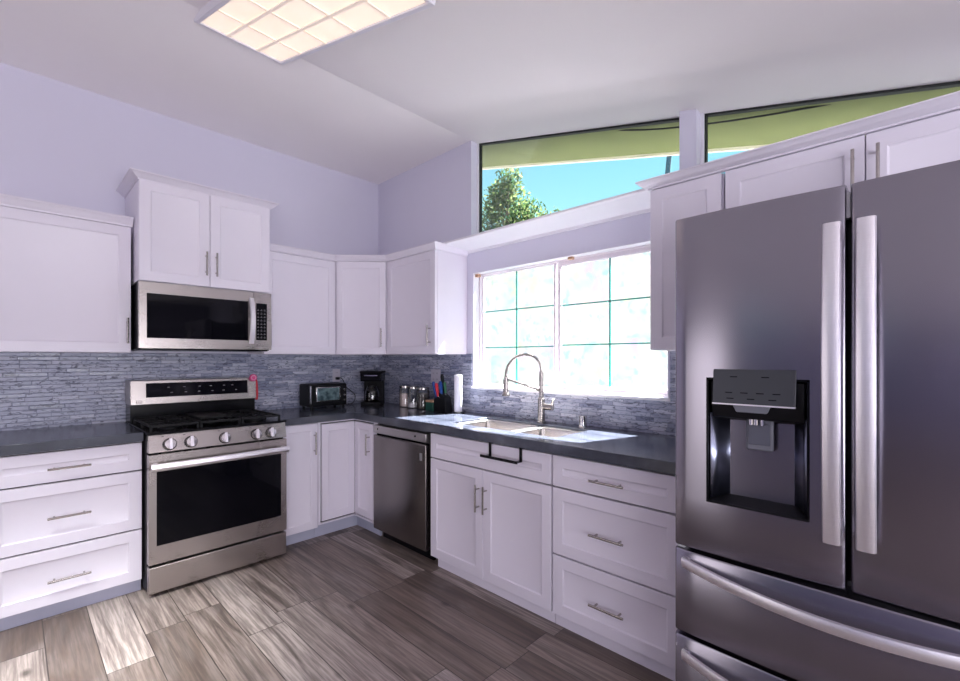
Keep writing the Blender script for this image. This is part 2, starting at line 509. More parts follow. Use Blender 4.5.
# kitchen window: reveal, frame, two sashes, grid, panes
w1 = bpy.data.objects.new('window_1', None); col.objects.link(w1); w1.location = (0, 0, 0); struct(w1)
b = MB()
e = 0.004
b.box(-0.004, T, WY0, WY0 - e, WZ0, WZ1).box(-0.004, T, WY1, WY1 + e, WZ0, WZ1).box(-0.004, T, WY0, WY1, WZ1 - e, WZ1)
b.build('window_reveal', 'trim', w1)
MB().box(-0.016, T, WY0 + .014, WY1 - .014, WZ0 - .014, WZ0 + .004).build('window_sill', 'trim', w1, bevel=0.003)
b = MB()
fx0, fx1 = 0.058, 0.112
b.box(fx0, fx1, WY0 - e, WY0 - e - .014, WZ0 + .004, WZ1 - e)
b.box(fx0, fx1, WY1 + e, WY1 + e + .012, WZ0 + .004, WZ1 - e)
b.box(fx0, fx1, WY0 - e - .014, WY1 + e + .012, WZ0 + .004, WZ0 + .018)
b.box(fx0, fx1, WY0 - e - .014, WY1 + e + .012, WZ1 - e - .008, WZ1 - e)
b.build('window_frame', 'vinyl', w1, bevel=0.002)
gl_y = [(-1.337, -2.020), (-2.056, -2.806)]
gz0, gz1 = 1.131, 1.988
for k, (ya, yb) in enumerate(gl_y):
    xs = 0.070 if k else 0.085
    b = MB()
    wl, wr = (0.008, 0.008) if k == 0 else (0.022, 0.010)
    bt = 0.006 if k == 0 else 0.026
    tp = 0.006 if k == 0 else 0.030
    b.box(xs, xs + .022, ya, ya - wl, gz0, gz1).box(xs, xs + .022, yb - (0.01 if k == 0 else 0), yb + wr, gz0, gz1)
    b.box(xs, xs + .022, ya - wl, yb + wr, gz0, gz0 + bt).box(xs, xs + .022, ya - wl, yb + wr, gz1 - tp, gz1)
    sash = b.build('sash', 'vinyl', w1, bevel=0.002)
    MB().box(xs + .010, xs + .014, ya - wl, yb + wr, gz0 + bt, gz1 - tp).build('pane', 'glass', sash, smooth=0)
    b = MB()
    ym = (ya - wl + yb + wr) / 2
    b.box(xs + .004, xs + .009, ym + .0045, ym - .0045, gz0 + bt, gz1 - tp)
    for f in (1 / 3, 2 / 3):
        z = gz0 + bt + (gz1 - tp - gz0 - bt) * f
        b.box(xs + .004, xs + .009, ya - wl, yb + wr, z - .0038, z + .0038)
    b.build('window_grid', 'teal_bar', sash, smooth=0)
b = MB().box(0.012, 0.045, WY0 - .006, WY0 - .040, WZ1 - .030, WZ1 - .008)
b.build('blind_bracket', 'tan', w1, bevel=0.002)
MB().box(0.012, 0.040, -2.17, -2.205, WZ1 - .022, WZ1 - .006).build('blind_bracket', 'tan', w1, bevel=0.002)

# clerestory windows
for k, (ya, yb) in enumerate([(C1a, C1b), (C2a, C2b)]):
    wn = bpy.data.objects.new('window_%d' % (k + 2), None); col.objects.link(wn); struct(wn)
    za, zb = ceil_z(ya), ceil_z(yb)
    b = MB()
    b.box(0.060, 0.100, ya, ya - .018, SZ, za)
    b.box(0.060, 0.100, yb, yb + .006, SZ, zb)
    b.box(0.060, 0.100, ya, yb, SZ, SZ + .02)
    b.build('window_frame', 'trim', wn)
    b = MB().box(0.070, 0.098, ya - .018, ya - .026, SZ + .02, za - .01)
    b.prism([(ya - .018, za - .014), (yb + .006, zb - .014), (yb + .006, zb - .002), (ya - .018, za - .002)], 0, 0.070, 0.098)
    b.build('gasket', 'dark_rubber', wn)
    MB().prism([(ya - .018, SZ + .02), (yb + .006, SZ + .02), (yb + .006, zb - .012), (ya - .018, za - .012)], 0, 0.080, 0.085).build('pane', 'glass', wn, smooth=0)

# ------------------------------------------------------------------ outside
def ov_z(y): return CE + CS * (y + 1.28)
b = MB()
ya, yb = 1.6, -7.0
b.prism([(ya, ov_z(ya)), (yb, ov_z(yb)), (yb, ov_z(yb) + .16), (ya, ov_z(ya) + .16)], 0, 0.118, 0.60)
ro = struct(b.build('roof_overhang', 'roof_green', smooth=0))
b = MB()
b.prism([(ya, ov_z(ya) - .018), (yb, ov_z(yb) - .018), (yb, ov_z(yb) + .18), (ya, ov_z(ya) + .18)], 0, 0.60, 0.622)
b.build('edge_board', 'cream', ro, smooth=0)
struct(MB().box(0.12, 40, -30, 30, -0.2, -0.1).build('ground', 'ground', smooth=0))
gw = struct(MB().add([(2.3, -7.5, -.1), (2.3, 9, -.1), (2.3, 9, 2.75), (2.3, -7.5, 2.75)], [(0, 1, 2, 3)]).build('garden_screen', 'glow_backdrop', smooth=0))  # added sheet, lit from behind by the sun to whiten the window view
# tree
def tree(name, label, c, blobs, trunk_r, n, seed, leaf=0.05):
    rg = random.Random(seed)
    t_ = thing(name, label, 'tree', (c[0], c[1], -0.1))
    b = MB()
    top = max(bz for _, _, bz, _ in blobs)
    b.tube([(0, 0, 0), (0.03, 0.02, 1.2), (-0.02, 0.05, 2.6), (0, 0, top - .1)], [trunk_r, trunk_r * .85, trunk_r * .6, trunk_r * .2], 10)
    for bx, by, bz, br in blobs:
        b.tube([(0, 0.02, 2.0), (bx * .5, by * .5, (bz + 2.2) / 2), (bx, by, bz)], [trunk_r * .5, trunk_r * .3, .01], 8)
    b.build('trunk', 'bark', t_)
    b = MB()
    tot = sum(r_ ** 2 for *_, r_ in blobs)
    for bx, by, bz, br in blobs:
        for _ in range(int(n * br * br / tot)):
            d = Vector((rg.gauss(0, 1), rg.gauss(0, 1), rg.gauss(0, 1))).normalized() * br * (rg.random() ** 0.45) * rg.uniform(.85, 1.12)
            p = Vector((bx, by, bz)) + d
            a = Vector((rg.gauss(0, 1), rg.gauss(0, 1), rg.gauss(0, 1))).normalized()
            q = a.cross(Vector((rg.gauss(0, 1), rg.gauss(0, 1), rg.gauss(0, 1)))).normalized()
            L, W_ = leaf * rg.uniform(.6, 1.2), leaf * rg.uniform(.25, .5)
            b.add([p - a * L, p + q * W_, p + a * L, p - q * W_], [(0, 1, 2, 3)])
    o = b.build('foliage', 'leaves', t_, smooth=0)
    return t_
tree('garden_tree', 'bushy light green tree seen through the clerestory window, left end', (4.3, 2.0),
     [(0, .05, 4.5, .50), (0, -.5, 4.15, .35), (0,-1.0,3.8,.35), (-.1,-.1,4.9,.28), (.1, -.15, 3.75, .62), (0, .40, 3.7, .55), (.1, .3, 3.1, .8), (-.1, -.70, 3.62, .40), (0, -.45, 3.1, .7), (.1, .55, 4.4, .3),(0,.15,4.7,.30), (0, -1.15, 3.3, .45), (0, .9, 3.5, .6), (-.1,-1.6,3.45,.22)],
     0.10, 15000, 3)
t_ = thing('utility_pole', 'thin dark leaning pole against the sky at the right end of the left clerestory pane', 'pole', (6.0, -0.46, 0.0))
MB().tube([(0, .45, 0), (0, 0.0, 4.8), (0, -0.16, 6.4)], 0.045, 10).build('post', 'pole', t_)
# cable hanging under the eaves
pts = []
for y, dz in [(-2.40, -.012), (-2.52, .004), (-2.62, .014), (-2.74, .021), (-2.9, .024), (-3.1, .021), (-3.3, .012), (-3.45, .002), (-3.6, -.012)]:
    pts.append((0.150, y, ov_z(y) - dz))
tag(MB().tube(pts, 0.005, 8).build('eaves_cable', 'dark_rubber'), 'thin black cable sagging under the green eaves outside the clerestory', 'cable')

# ------------------------------------------------------------------ worktops
CT0, CT1, CD = 0.866, 0.916, 0.655
b = MB().box(-2.62, -1.983, -CD, -0.012, CT0, CT1)
tag(b.build('worktop', 'quartz', bevel=0.002), 'dark grey quartz worktop left of the range above the drawers', 'worktop')
# L-shaped worktop with the sink cut-out
SX0, SX1, SY0, SY1 = -0.505, -0.150, -1.610, -2.430
b = MB()
def grid_slab(b, xs, ys, inside, z0, z1):
    vid = {}
    def V(i, j, k):
        key = (i, j, k)
        if key not in vid:
            vid[key] = len(b.v); b.v.append((xs[i], ys[j], (z0, z1)[k]))
        return vid[key]
    def F(*q): b.f.append(list(q)); b.mi.append(b.cur)
    nx, ny = len(xs) - 1, len(ys) - 1
    I = lambda i, j: 0 <= i < nx and 0 <= j < ny and inside((xs[i] + xs[i + 1]) / 2, (ys[j] + ys[j + 1]) / 2)
    for i in range(nx):
        for j in range(ny):
            if not I(i, j): continue
            F(V(i, j, 1), V(i + 1, j, 1), V(i + 1, j + 1, 1), V(i, j + 1, 1))
            F(V(i, j, 0), V(i, j + 1, 0), V(i + 1, j + 1, 0), V(i + 1, j, 0))
            if not I(i - 1, j): F(V(i, j, 0), V(i, j, 1), V(i, j + 1, 1), V(i, j + 1, 0))
            if not I(i + 1, j): F(V(i + 1, j, 0), V(i + 1, j + 1, 0), V(i + 1, j + 1, 1), V(i + 1, j, 1))
            if not I(i, j - 1): F(V(i, j, 0), V(i + 1, j, 0), V(i + 1, j, 1), V(i, j, 1))
            if not I(i, j + 1): F(V(i, j + 1, 0), V(i, j + 1, 1), V(i + 1, j + 1, 1), V(i + 1, j + 1, 0))
xs = [-1.207, -CD, SX0, SX1, -0.012]
ys = [-3.195, SY1, SY0, -CD, -0.012]
def ins(x, y):
    if x < -CD: return y > -CD
    return not (SX0 < x < SX1 and SY1 < y < SY0)
grid_slab(b, xs, ys, ins, CT0, CT1)
tag(b.build('worktop', 'quartz', bevel=0.002), 'L-shaped dark grey quartz worktop around the corner with the sink cut into it', 'worktop')

# ------------------------------------------------------------------ base cabinets
FD = 0.61          # carcass depth; fronts are 0.02 thick -> 0.63
def base_body(parent, w_, kick=0.575, kz=0.07, top=0.862, mat='kick'):
    MB().box(0, w_, -FD + .003, -0.014, kz, top).build('body', 'carcass', parent)
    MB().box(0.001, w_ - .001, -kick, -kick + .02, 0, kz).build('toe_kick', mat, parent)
def shadow(parent, w_, z0, z1):
    pass
def front(parent, name, x0, x1, z0, z1, yb=-FD, **kw):
    return MB().shaker(x0, x1, z0, z1, yb, **kw).build(name, 'cab', parent)

def drawer_base(label, loc, rz, w_, kick, z_bot, hc, cat='cabinet'):
    c_ = thing('drawer_cabinet', label, cat, loc, rz)
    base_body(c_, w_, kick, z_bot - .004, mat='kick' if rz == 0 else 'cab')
    g = MB().box(0.0, w_, -FD + .0015, -FD + .004, z_bot, .858).build('face_frame_or_gap_shade', 'gap', c_)  # dark sheet that puts shade into the gaps between drawers
    for z0, z1, hz in [(.7025, .855, .772), (.3685, .6945, .523), (z_bot, .3605, .203)]:
        d = front(c_, 'drawer', 0.004, w_ - .004, z0, z1)
        handle(d, (hc, -0.63, hz), 0.168, False)
    return c_
drawer_base('white three-drawer base cabinet left of the range', (-2.60, 0, 0), 0, 0.617, 0.585, 0.078, 0.307)
drawer_base('white three-drawer base cabinet between the sink cabinet and the refrigerator', (0, -2.497, 0), WB, 0.633, 0.598, 0.068, 0.308)

# sink base
c_ = thing('sink_cabinet', 'white base cabinet under the sink with two doors and a false drawer front', 'cabinet', (0, -1.553, 0), WB)
W_ = 0.942
MB().box(0, W_, -FD + .003, -FD + .02, .066, .862).box(0, .018, -FD + .02, -.014, .066, .862).box(W_ - .018, W_, -FD + .02, -.014, .066, .862).box(0.018, W_ - .018, -FD + .02, -.014, .066, .084).box(0.018, W_ - .018, -.03, -.014, .084, .862).build('body', 'carcass', c_)
MB().box(0.04, W_ - .001, -.598, -.578, 0, .066).build('toe_kick', 'cab', c_)
MB().box(.0, W_, -FD + .0015, -FD + .004, .07, .858).build('face_frame_or_gap_shade', 'gap', c_)  # dark sheet standing in for shade between doors and false front
front(c_, 'false_drawer_front', .004, W_ - .004, .7025, .855)
d = front(c_, 'door', .004, .4655, .068, .6945)
handle(d, (.437, -.63, .533), .155)
d = front(c_, 'door', .4695, W_ - .004, .068, .6945)
handle(d, (.497, -.63, .533), .155)

# narrow cabinet between range and corner
c_ = thing('narrow_cabinet', 'narrow white one-door base cabinet immediately right of the range', 'cabinet', (-1.208, 0, 0), 0)
base_body(c_, 0.276, 0.575, 0.085)
d = front(c_, 'door', .003, .273, .088, .858, rail=.05)
handle(d, (.245, -.63, .716), .165)

# corner cabinet with an L-shaped folding door
c_ = thing('corner_cabinet', 'white corner base cabinet with an L-shaped folding door outlined in black', 'cabinet', (0, 0, 0), 0)
b = MB()
b.prism([(-.014, -.014), (-.931, -.014), (-.931, -FD), (-FD, -FD), (-FD, -.904), (-.014, -.904)], 2, .10, .862)
b.build('body', 'cab', c_)
b = MB()
b.box(-.931, -.575, -.575, -.560, 0, .10).box(-.575, -.560, -.904, -.575, 0, .10)
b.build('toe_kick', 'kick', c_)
b = MB()   # face frame flush with the folding door
fz0, fz1 = .103, .862
for (x0, x1, z0, z1) in [(-.931, -.914, fz0, fz1), (-.914, -.63, .854, fz1), (-.914, -.63, fz0, .115)]:
    b.box(x0, x1, -.63, -FD - .0005, z0, z1)
for (y0, y1, z0, z1) in [(-.904, -.897, fz0, fz1), (-.897, -.63, .854, fz1), (-.897, -.63, fz0, .115)]:
    b.box(-.63, -FD - .0005, y0, y1, z0, z1)
b.build('face_frame_or_gap_shade', 'cab', c_)
b = MB()
b.box(-.914, -.6105, -.6125, -.6105, .115, .854).box(-.6125, -.6105, -.897, -.6105, .115, .854)
b.build('door_shadow_line', 'gap', c_)
dl = MB().shaker(-.9035, -.6305, .1255, .8435, -.6125, t=.0175, rail=.052).build('door', 'cab', c_)
b = MB().shaker(.6305, .8865, .1255, .8435, -.6125, t=.0175, rail=.052)
b.v = [(y, -x, z) for x, y, z in b.v]
dr = b.build('door', 'cab', c_)
b = MB()
b.tube([(-.662, -.841, .608), (-.662, -.841, .768)], .0058)
for z in (.634, .742): b.tube([(-.629, -.841, z), (-.662, -.841, z)], .0046, 8)
b.build('handle', 'nickel', dr)

# ------------------------------------------------------------------ wall cabinets
def crown_profile(h0, h1, pr):
    """(outward, z) profile of a crown moulding starting at the door face"""
    H = h1 - h0
    return [(0, h0), (.003, h0), (.004, h0 + H * .18), (pr * .35, h0 + H * .30), (pr * .55, h0 + H * .55), (pr * .90, h0 + H * .80), (pr, h0 + H * .84), (pr, h1), (-.02, h1), (-.02, h0)]
def sweep(path, prof):
    """sweep profile along a floor-plan path; outward = to the right of travel"""
    b = MB()
    n = len(path)
    P = [Vector((p[0], p[1])) for p in path]
    rings = []
    for i in range(n):
        d0 = (P[i] - P[i - 1]).normalized() if i else None
        d1 = (P[i + 1] - P[i]).normalized() if i < n - 1 else None
        if d0 is None: d0 = d1
        if d1 is None: d1 = d0
        n0, n1 = Vector((d0.y, -d0.x)), Vector((d1.y, -d1.x))
        m = (n0 + n1).normalized()
        m = m / max(.2, m.dot(n0))
        rings.append([(P[i].x + m.x * o_, P[i].y + m.y * o_, z_) for o_, z_ in prof])
    k = len(prof)
    vs = [p for r_ in rings for p in r_]
    fs = []
    for i in range(n - 1):
        for j in range(k):
            a, c2 = i * k + j, i * k + (j + 1) % k
            fs.append((a, c2, c2 + k, a + k))
    fs.append(tuple(range(k - 1, -1, -1))); fs.append(tuple(range((n - 1) * k, n * k)))
    b.add(vs, fs)
    return b

def wall_cab(name, label, loc, rz, w_, h, depth, doors, hz, rail=.057, mat_body='cab'):
    """doors: list of (x0, x1, handle_x or None)"""
    c_ = thing(name, label, 'cabinet', loc, rz)
    MB().box(0, w_, -depth, -.001, 0, h).build('body', mat_body, c_)
    for x0, x1, hx in doors:
        d = front(c_, 'door', x0, x1, .002, h - .002, yb=-depth - .0005, rail=rail)
        if hx is not None: handle(d, (hx, -depth - .0205, hz), .155)
    return c_
D = 0.31
cl = wall_cab('wall_cabinet', 'white wall cabinet left of the microwave above the left worktop', (-2.752, 0, 1.370), 0, .762, .772, D, [(.003, .759, .740)], .134)
b = sweep([(-2.752, -.33), (-1.985, -.33)], crown_profile(2.142, 2.198, .03)); b.v = [(x + 2.752, y, z - 1.370) for x, y, z in b.v]
b.build('crown_moulding', 'cab', cl)
cm = wall_cab('wall_cabinet', 'white two-door wall cabinet above the microwave, the tallest one', (-1.976, 0, 1.803), 0, .762, .610, .447,
              [(.002, .3775, .354), (.3805, .760, .413)], .147)
b = sweep([(-1.978, -.001), (-1.978, -.467), (-1.212, -.467), (-1.212, -.001)], crown_profile(2.405, 2.448, .045)); b.v = [(x + 1.976, y, z - 1.803) for x, y, z in b.v]
b.build('crown_moulding', 'cab', cm)
wall_cab('wall_cabinet', 'white wall cabinet between the microwave and the diagonal corner cabinet', (-1.208, 0, 1.368), 0, .578, .772, D, [(.003, .575, .040)], .140)
wall_cab('wall_cabinet', 'white wall cabinet between the diagonal corner cabinet and the sink window', (0, -.630, 1.368), WB, .620, .772, D, [(.003, .617, .563)], .140)
# diagonal corner wall cabinet
c_ = thing('corner_wall_cabinet', 'white diagonal wall cabinet in the room corner above the coffee maker', 'cabinet', (0, 0, 1.368), 0)
b = MB().prism([(-.001, -.001), (-.628, -.001), (-.628, -D - .005), (-D - .005, -.628), (-.001, -.628)], 2, 0, .772)
b.build('body', 'cab', c_)
b = MB().shaker(-.203, .203, .002, .770, 0, rail=.05)
rot = Matrix.Rotation(R(-45), 4, 'Z')
cc = Vector((-.4725, -.4725, 0)) + Vector((-.001, -.001, 0))
b.v = [tuple(rot @ Vector(p) + cc) for p in b.v]
d = b.build('door', 'cab', c_)
b = MB()
b.tube([(.170, -.052, .062), (.170, -.052, .217)], .0058)
for z in (.09, .19): b.tube([(.170, -.019, z), (.170, -.052, z)], .0046, 8)
b.v = [tuple(rot @ Vector(p) + cc) for p in b.v]
b.build('handle', 'nickel', d)
# continuous crown over the three
b = sweep([(-1.212, -.332), (-.642, -.332), (-.332, -.642), (-.332, -1.252), (-.0, -1.252)], crown_profile(2.141, 2.190, .030))
tag(b.build('crown_moulding', 'cab'), 'low white crown moulding running over the three corner wall cabinets', 'crown moulding')

# right-hand run
wall_cab('wall_cabinet', 'tall narrow white wall cabinet between the sink window and the refrigerator', (0, -2.866, 1.375), WB, .326, .780, D,
         [(.002, .318, None)], .1)
ca = wall_cab('wall_cabinet', 'wide white two-door wall cabinet above the refrigerator', (0, -3.200, 1.835), WB, .935, .320, D,
         [(.002, .468, .436), (.472, .933, .506)], .187)
b = sweep([(0, -2.862), (-.332, -2.862), (-.332, -4.140)], crown_profile(2.157, 2.196, .048))
b.v = [(x, y, z) for x, y, z in b.v]
tag(b.build('crown_moulding', 'cab'), 'deep white crown moulding along the cabinets above the refrigerator', 'crown moulding')

# ------------------------------------------------------------------ range
r_ = thing('gas_range', 'stainless steel gas range with five knobs and a black glass oven door', 'stove', (-1.9795, 0, 0), 0)
W_ = .768
MB().box(.004, W_ - .004, -.690, -.04, .02, .905).build('body', 'blackmatte', r_)
MB().box(.0, W_, -.745, -.03, .905, .919).build('cooktop', 'black', r_, bevel=.004)
# drawer
MB().box(.004, W_ - .004, -.750, -.70, .022, .168).build('storage_drawer', 'steel_warm', r_, bevel=.004)
# oven door : steel frame, glass
b = MB()
wx0, wx1, wz0, wz1 = .040, .728, .284, .700
b.box(.004, wx0, -.752, -.70, .184, .795).box(wx1, W_ - .004, -.752, -.70, .184, .795)
b.box(wx0, wx1, -.752, -.70, .184, wz0).box(wx0, wx1, -.752, -.70, wz1, .795)
od = b.build('oven_door', 'steel_warm', r_)
MB().box(wx0, wx1, -.7505, -.705, wz0, wz1).build('oven_window', 'blackglass', od)
# handle: wide bowed bar
b = MB()
pts = []
N = 20
for i in range(N + 1):
    u_ = i / N
    x = .008 + u_ * (W_ - .016)
    y = -.795 - .014 * math.sin(math.pi * u_)
    pts.append((x, y))
hz0, hz1 = .716, .754
vs = []
for x, y in pts: vs += [(x, y, hz0 + .006), (x, y - .006, hz0), (x, y - .012, hz0 + .012), (x, y - .010, hz1 - .006), (x, y - .004, hz1), (x, y + .004, hz1 - .006)]
k = 6; fs = []
for i in range(N):
    for j in range(k):
        a, c2 = i * k + j, i * k + (j + 1) % k
        fs.append((a, c2, c2 + k, a + k))
fs += [tuple(range(k)), tuple(range(N * k + k - 1, N * k - 1, -1))]
b.add(vs, fs)
b.box(.022, .044, -.797, -.750, hz0 + .004, hz1 - .004).box(W_ - .044, W_ - .022, -.797, -.750, hz0 + .004, hz1 - .004)
b.build('oven_handle', 'steel_handle', od)
# front control panel (leans back)
b = MB()
b.prism([(-.752, .806), (-.700, .806), (-.700, .904), (-.728, .904)], 0, .004, W_ - .004)
cp = b.build('control_panel', 'steel_warm', r_, bevel=.002)
lean = math.atan2(.024, .098)
for kx, r0 in [(.103, .031), (.208, .031), (.389, .031), (.572, .031), (.664, .031)]:
    b = MB()
    b.cur = 2
    b.lathe([(r0 + .003, 0), (r0 + .003, .006), (r0 - .002, .008)], (0, 0, 0), 28, 1)
    b.cur = 0
    b.lathe([(r0, .004), (r0 - .001, .018), (r0 - .005, .024), (.0, .025)], (0, 0, 0), 28, 1)
    b.cur = 1
    b.box(-.006, .006, -.040, -.026, -r0 * .95, r0 * .95)
    Mx = Matrix.Translation((kx, -.7440, .846)) @ Matrix.Rotation(-lean, 4, 'X')
    b.v = [tuple(Mx @ Vector(p)) for p in b.v]
    b.build('knob', ['chrome', 'steel_handle', 'blackmatte'], r_)
    MB().box(kx - .036, kx - .026, -.7365, -.7325, .890, .893).build('burner_mark', 'mark_dark', cp)
# backguard
b = MB().box(.005, W_ - .005, -.180, -.015, .919, 1.038)
b.build('backguard_riser', 'black', r_)
b = MB()
b.prism([(-.206, 1.034), (-.015, 1.034), (-.015, 1.190), (-.192, 1.190)], 0, .002, W_ - .002)
bgd = b.build('backguard', 'steel_warm', r_, bevel=.003)
b = MB()
b.prism([(-.2045, 1.079), (-.190, 1.079), (-.190, 1.172), (-.1955, 1.172)], 0, .084, .704)
dsp = b.build('display', 'display', bgd)
rg = random.Random(5)
for i in range(12):
    x = .20 + (i % 6) * .078 + rg.random() * .03
    z = (1.105, 1.140)[i // 6]
    MB().box(x, x + .013, -.2055 + (z - 1.079) * .096, -.2000 + (z - 1.079) * .096, z, z + .0035).build('printed_mark', 'mark', dsp)
text_mesh('LG', 'badge', 'mark_dark', .026, bgd, (.030, -.2062, 1.044))
# burners
bp = [(.140, -.33, .040), (.140, -.575, .048), (.381, -.45, .055), (.622, -.33, .036), (.622, -.575, .050)]
for x, y, rr_ in bp:
    b = MB().lathe([(rr_ + .014, .0), (rr_ + .014, .008), (rr_, .014), (rr_, .018), (rr_ * .85, .024), (0, .025)], (x, y, .918), 24)
    b.build('burner', 'iron', r_)
# three grates
for g0, g1 in [(.018, .262), (.268, .494), (.500, .744)]:
    b = MB()
    z0, z1 = .942, .954
    q = .009
    b.box(g0, g1, -.700, -.700 + .012, z0, z1).box(g0, g1, -.205 - .012, -.205, z0, z1)
    b.box(g0, g0 + .012, -.688, -.217, z0, z1).box(g1 - .012, g1, -.688, -.217, z0, z1)
    gm = (g0 + g1) / 2
    if g0 == .268:
        for x in (g0 + .055, gm - .004, g1 - .063): b.box(x, x + q, -.688, -.217, z0, z1)
        for y in (-.58, -.455, -.33): b.box(g0 + .012, g1 - .012, y, y + q, z0 + .001, z1 - .001)
    else:
        b.box(g0 + .012, g1 - .012, -.458, -.446, z0, z1)
        for cy in (-.33, -.575):
            b.box(gm - .0045, gm + .0045, cy + .03, cy + .112, z0, z1).box(gm - .0045, gm + .0045, cy - .112, cy - .03, z0, z1)
            b.box(g0 + .012, gm - .03, cy - .0045, cy + .0045, z0, z1).box(gm + .03, g1 - .012, cy - .0045, cy + .0045, z0, z1)
            for sx_ in (-1, 1):
                for sy_ in (-1, 1):
                    b.tube([(gm + sx_ * .025, cy + sy_ * .025, .948), (gm + sx_ * .075, cy + sy_ * .085, .948)], .0048, 6)
    for x in (g0 + .006, g1 - .006):
        for y in (-.694, -.211, -.45): b.box(x - .006, x + .006, y - .006, y + .006, .9185, z0 + .002)
    b.build('grate', 'iron', r_)
# centre griddle plate
MB().box(.292, .470, -.60, -.25, .954, .964).build('griddle', 'iron', r_, bevel=.003)
# side leg / anti-tip feet
for x in (.03, W_ - .03): MB().tube([(x, -.66, 0), (x, -.66, .022)], .016, 12).build('foot', 'blackmatte', r_)

# things on the range
t_ = thing('kitchen_timer', 'small round pink timer on the top right corner of the range backguard', 'timer', (-1.238, -.192, 1.186))
b = MB().lathe([(.0, .0), (.024, .0), (.027, .004), (.027, .012), (.022, .018), (.0, .019)], (0, -.008, .004), 28, 1)
b.build('dial', 'pink', t_)
b = MB()
for k in range(10):
    a = k / 10 * 2 * math.pi
    b.lathe([(0, .016), (.0045, .017), (.0045, .020), (0, .0215)], (.016 * math.cos(a), -.008, .004 + .016 * math.sin(a)), 8, 1)
b.build('petals', plain('pale_pink', (.75, .35, .5), .5), t_)
t_ = thing('oven_mitt', 'red mitt hanging at the right end of the range backguard', 'oven mitt', (-1.1995, -.150, 1.02))
b = MB()
b.prism([(-.030, .00), (.028, .0), (.032, .05), (.030, .11), (.018, .150), (.0, .158), (-.018, .150), (-.030, .11), (-.036, .05)], 0, -.0075, .0075)
b.build('pad', 'red', t_, bevel=.004)
MB().tube([(0, -.004, .154), (0, -.010, .172), (0, .004, .172), (0, .004, .154)], .0025, 8).build('hanging_loop', 'red', t_)

# ------------------------------------------------------------------ microwave
m_ = thing('microwave', 'stainless steel over-the-range microwave mounted above the gas range', 'microwave', (-1.976, 0, 1.385), 0)
H = .412
MB().box(.003, W_ - .003, -.440, -.001, .006, H - .002).build('body', 'blackmatte', m_)
b = MB()
dx1 = .646
b.box(.0, .038, -.475, -.442, .012, H).box(.612, dx1, -.475, -.442, .012, H)
b.box(.038, .612, -.475, -.442, .012, .074).box(.038, .612, -.475, -.442, .345, H)
md = b.build('door', 'steel_warm', m_)
MB().box(.038, .612, -.4735, -.444, .074, .345).build('door_glass', 'blackglass', md)
b = MB()
b.box(.649, .664, -.475, -.442, .012, H).box(.738, W_, -.475, -.442, .012, H)
b.box(.664, .738, -.475, -.442, .012, .078).box(.664, .738, -.475, -.442, .338, H)
cpn = b.build('control_panel', 'steel_warm', m_)
kp = MB().box(.664, .738, -.4740, -.444, .078, .338).build('keypad', 'blackglass', cpn)
b = MB()
for i in range(9):
    for j in range(3):
        b.box(.672 + j * .022, .684 + j * .022, -.4748, -.4738, .094 + i * .024, .097 + i * .024)
        b.box(.675 + j * .022, .681 + j * .022, -.4748, -.4738, .102 + i * .024, .104 + i * .024)
b.build('key_marks', 'mark', kp)
# bowed handle
b = MB()
vs = []; N = 18
for i in range(N + 1):
    u_ = i / N
    z = .052 + u_ * .318
    y = -.490 - .034 * math.sin(math.pi * u_)
    for dx, dy in [(-.017, 0), (-.012, -.009), (.012, -.009), (.017, 0), (.012, .006), (-.012, .006)]: vs.append((.628 + dx, y + dy, z))
fs = []
for i in range(N):
    for j in range(6):
        a, c2 = i * 6 + j, i * 6 + (j + 1) % 6
        fs.append((a, c2, c2 + 6, a + 6))
fs += [tuple(range(6)), tuple(range(N * 6 + 5, N * 6 - 1, -1))]
b.add(vs, fs)
b.box(.622, .638, -.490, -.473, .052, .072).box(.622, .638, -.490, -.473, .350, .370)
b.build('handle', 'steel_handle', md)
MB().box(.02, W_ - .02, -.455, -.05, .0, .012).build('bottom_vent', 'black', m_)
text_mesh('LG', 'badge', 'mark_white', .022, md, (.036, -.4758, .030))

# ------------------------------------------------------------------ dishwasher
d_ = thing('dishwasher', 'stainless steel dishwasher between the corner cabinet and the sink cabinet', 'dishwasher', (0, -.910, 0), WB)
W_ = .606
MB().box(.004, W_ + .026, -.600, -.03, .10, .855).build('body', 'gap', d_)
dd = MB().box(.003, W_ + .004, -.642, -.602, .082, .772).build('door_panel', 'steel_dish', d_, bevel=.005)
MB().prism([(-.642, .790), (-.602, .775), (-.602, .845), (-.640, .845)], 0, .003, W_ + .004).build('control_panel', 'steel_dish_top', d_, bevel=.003)
MB().box(.010, W_ - .004, -.615, -.602, .770, .785).build('pocket_handle', 'black', dd)
for x in (.055, .50):
    MB().lathe([(0, 0), (.007, 0), (.007, .003), (0, .003)], (x, -.639, .818), 16, 1).build('button', 'black', d_)
MB().box(.550, .575, -.6432, -.642, .665, .715).build('energy_sticker', 'mark', dd)
MB().box(.015, .60, -.565, -.545, .0, .10).build('toe_kick', 'black', d_)

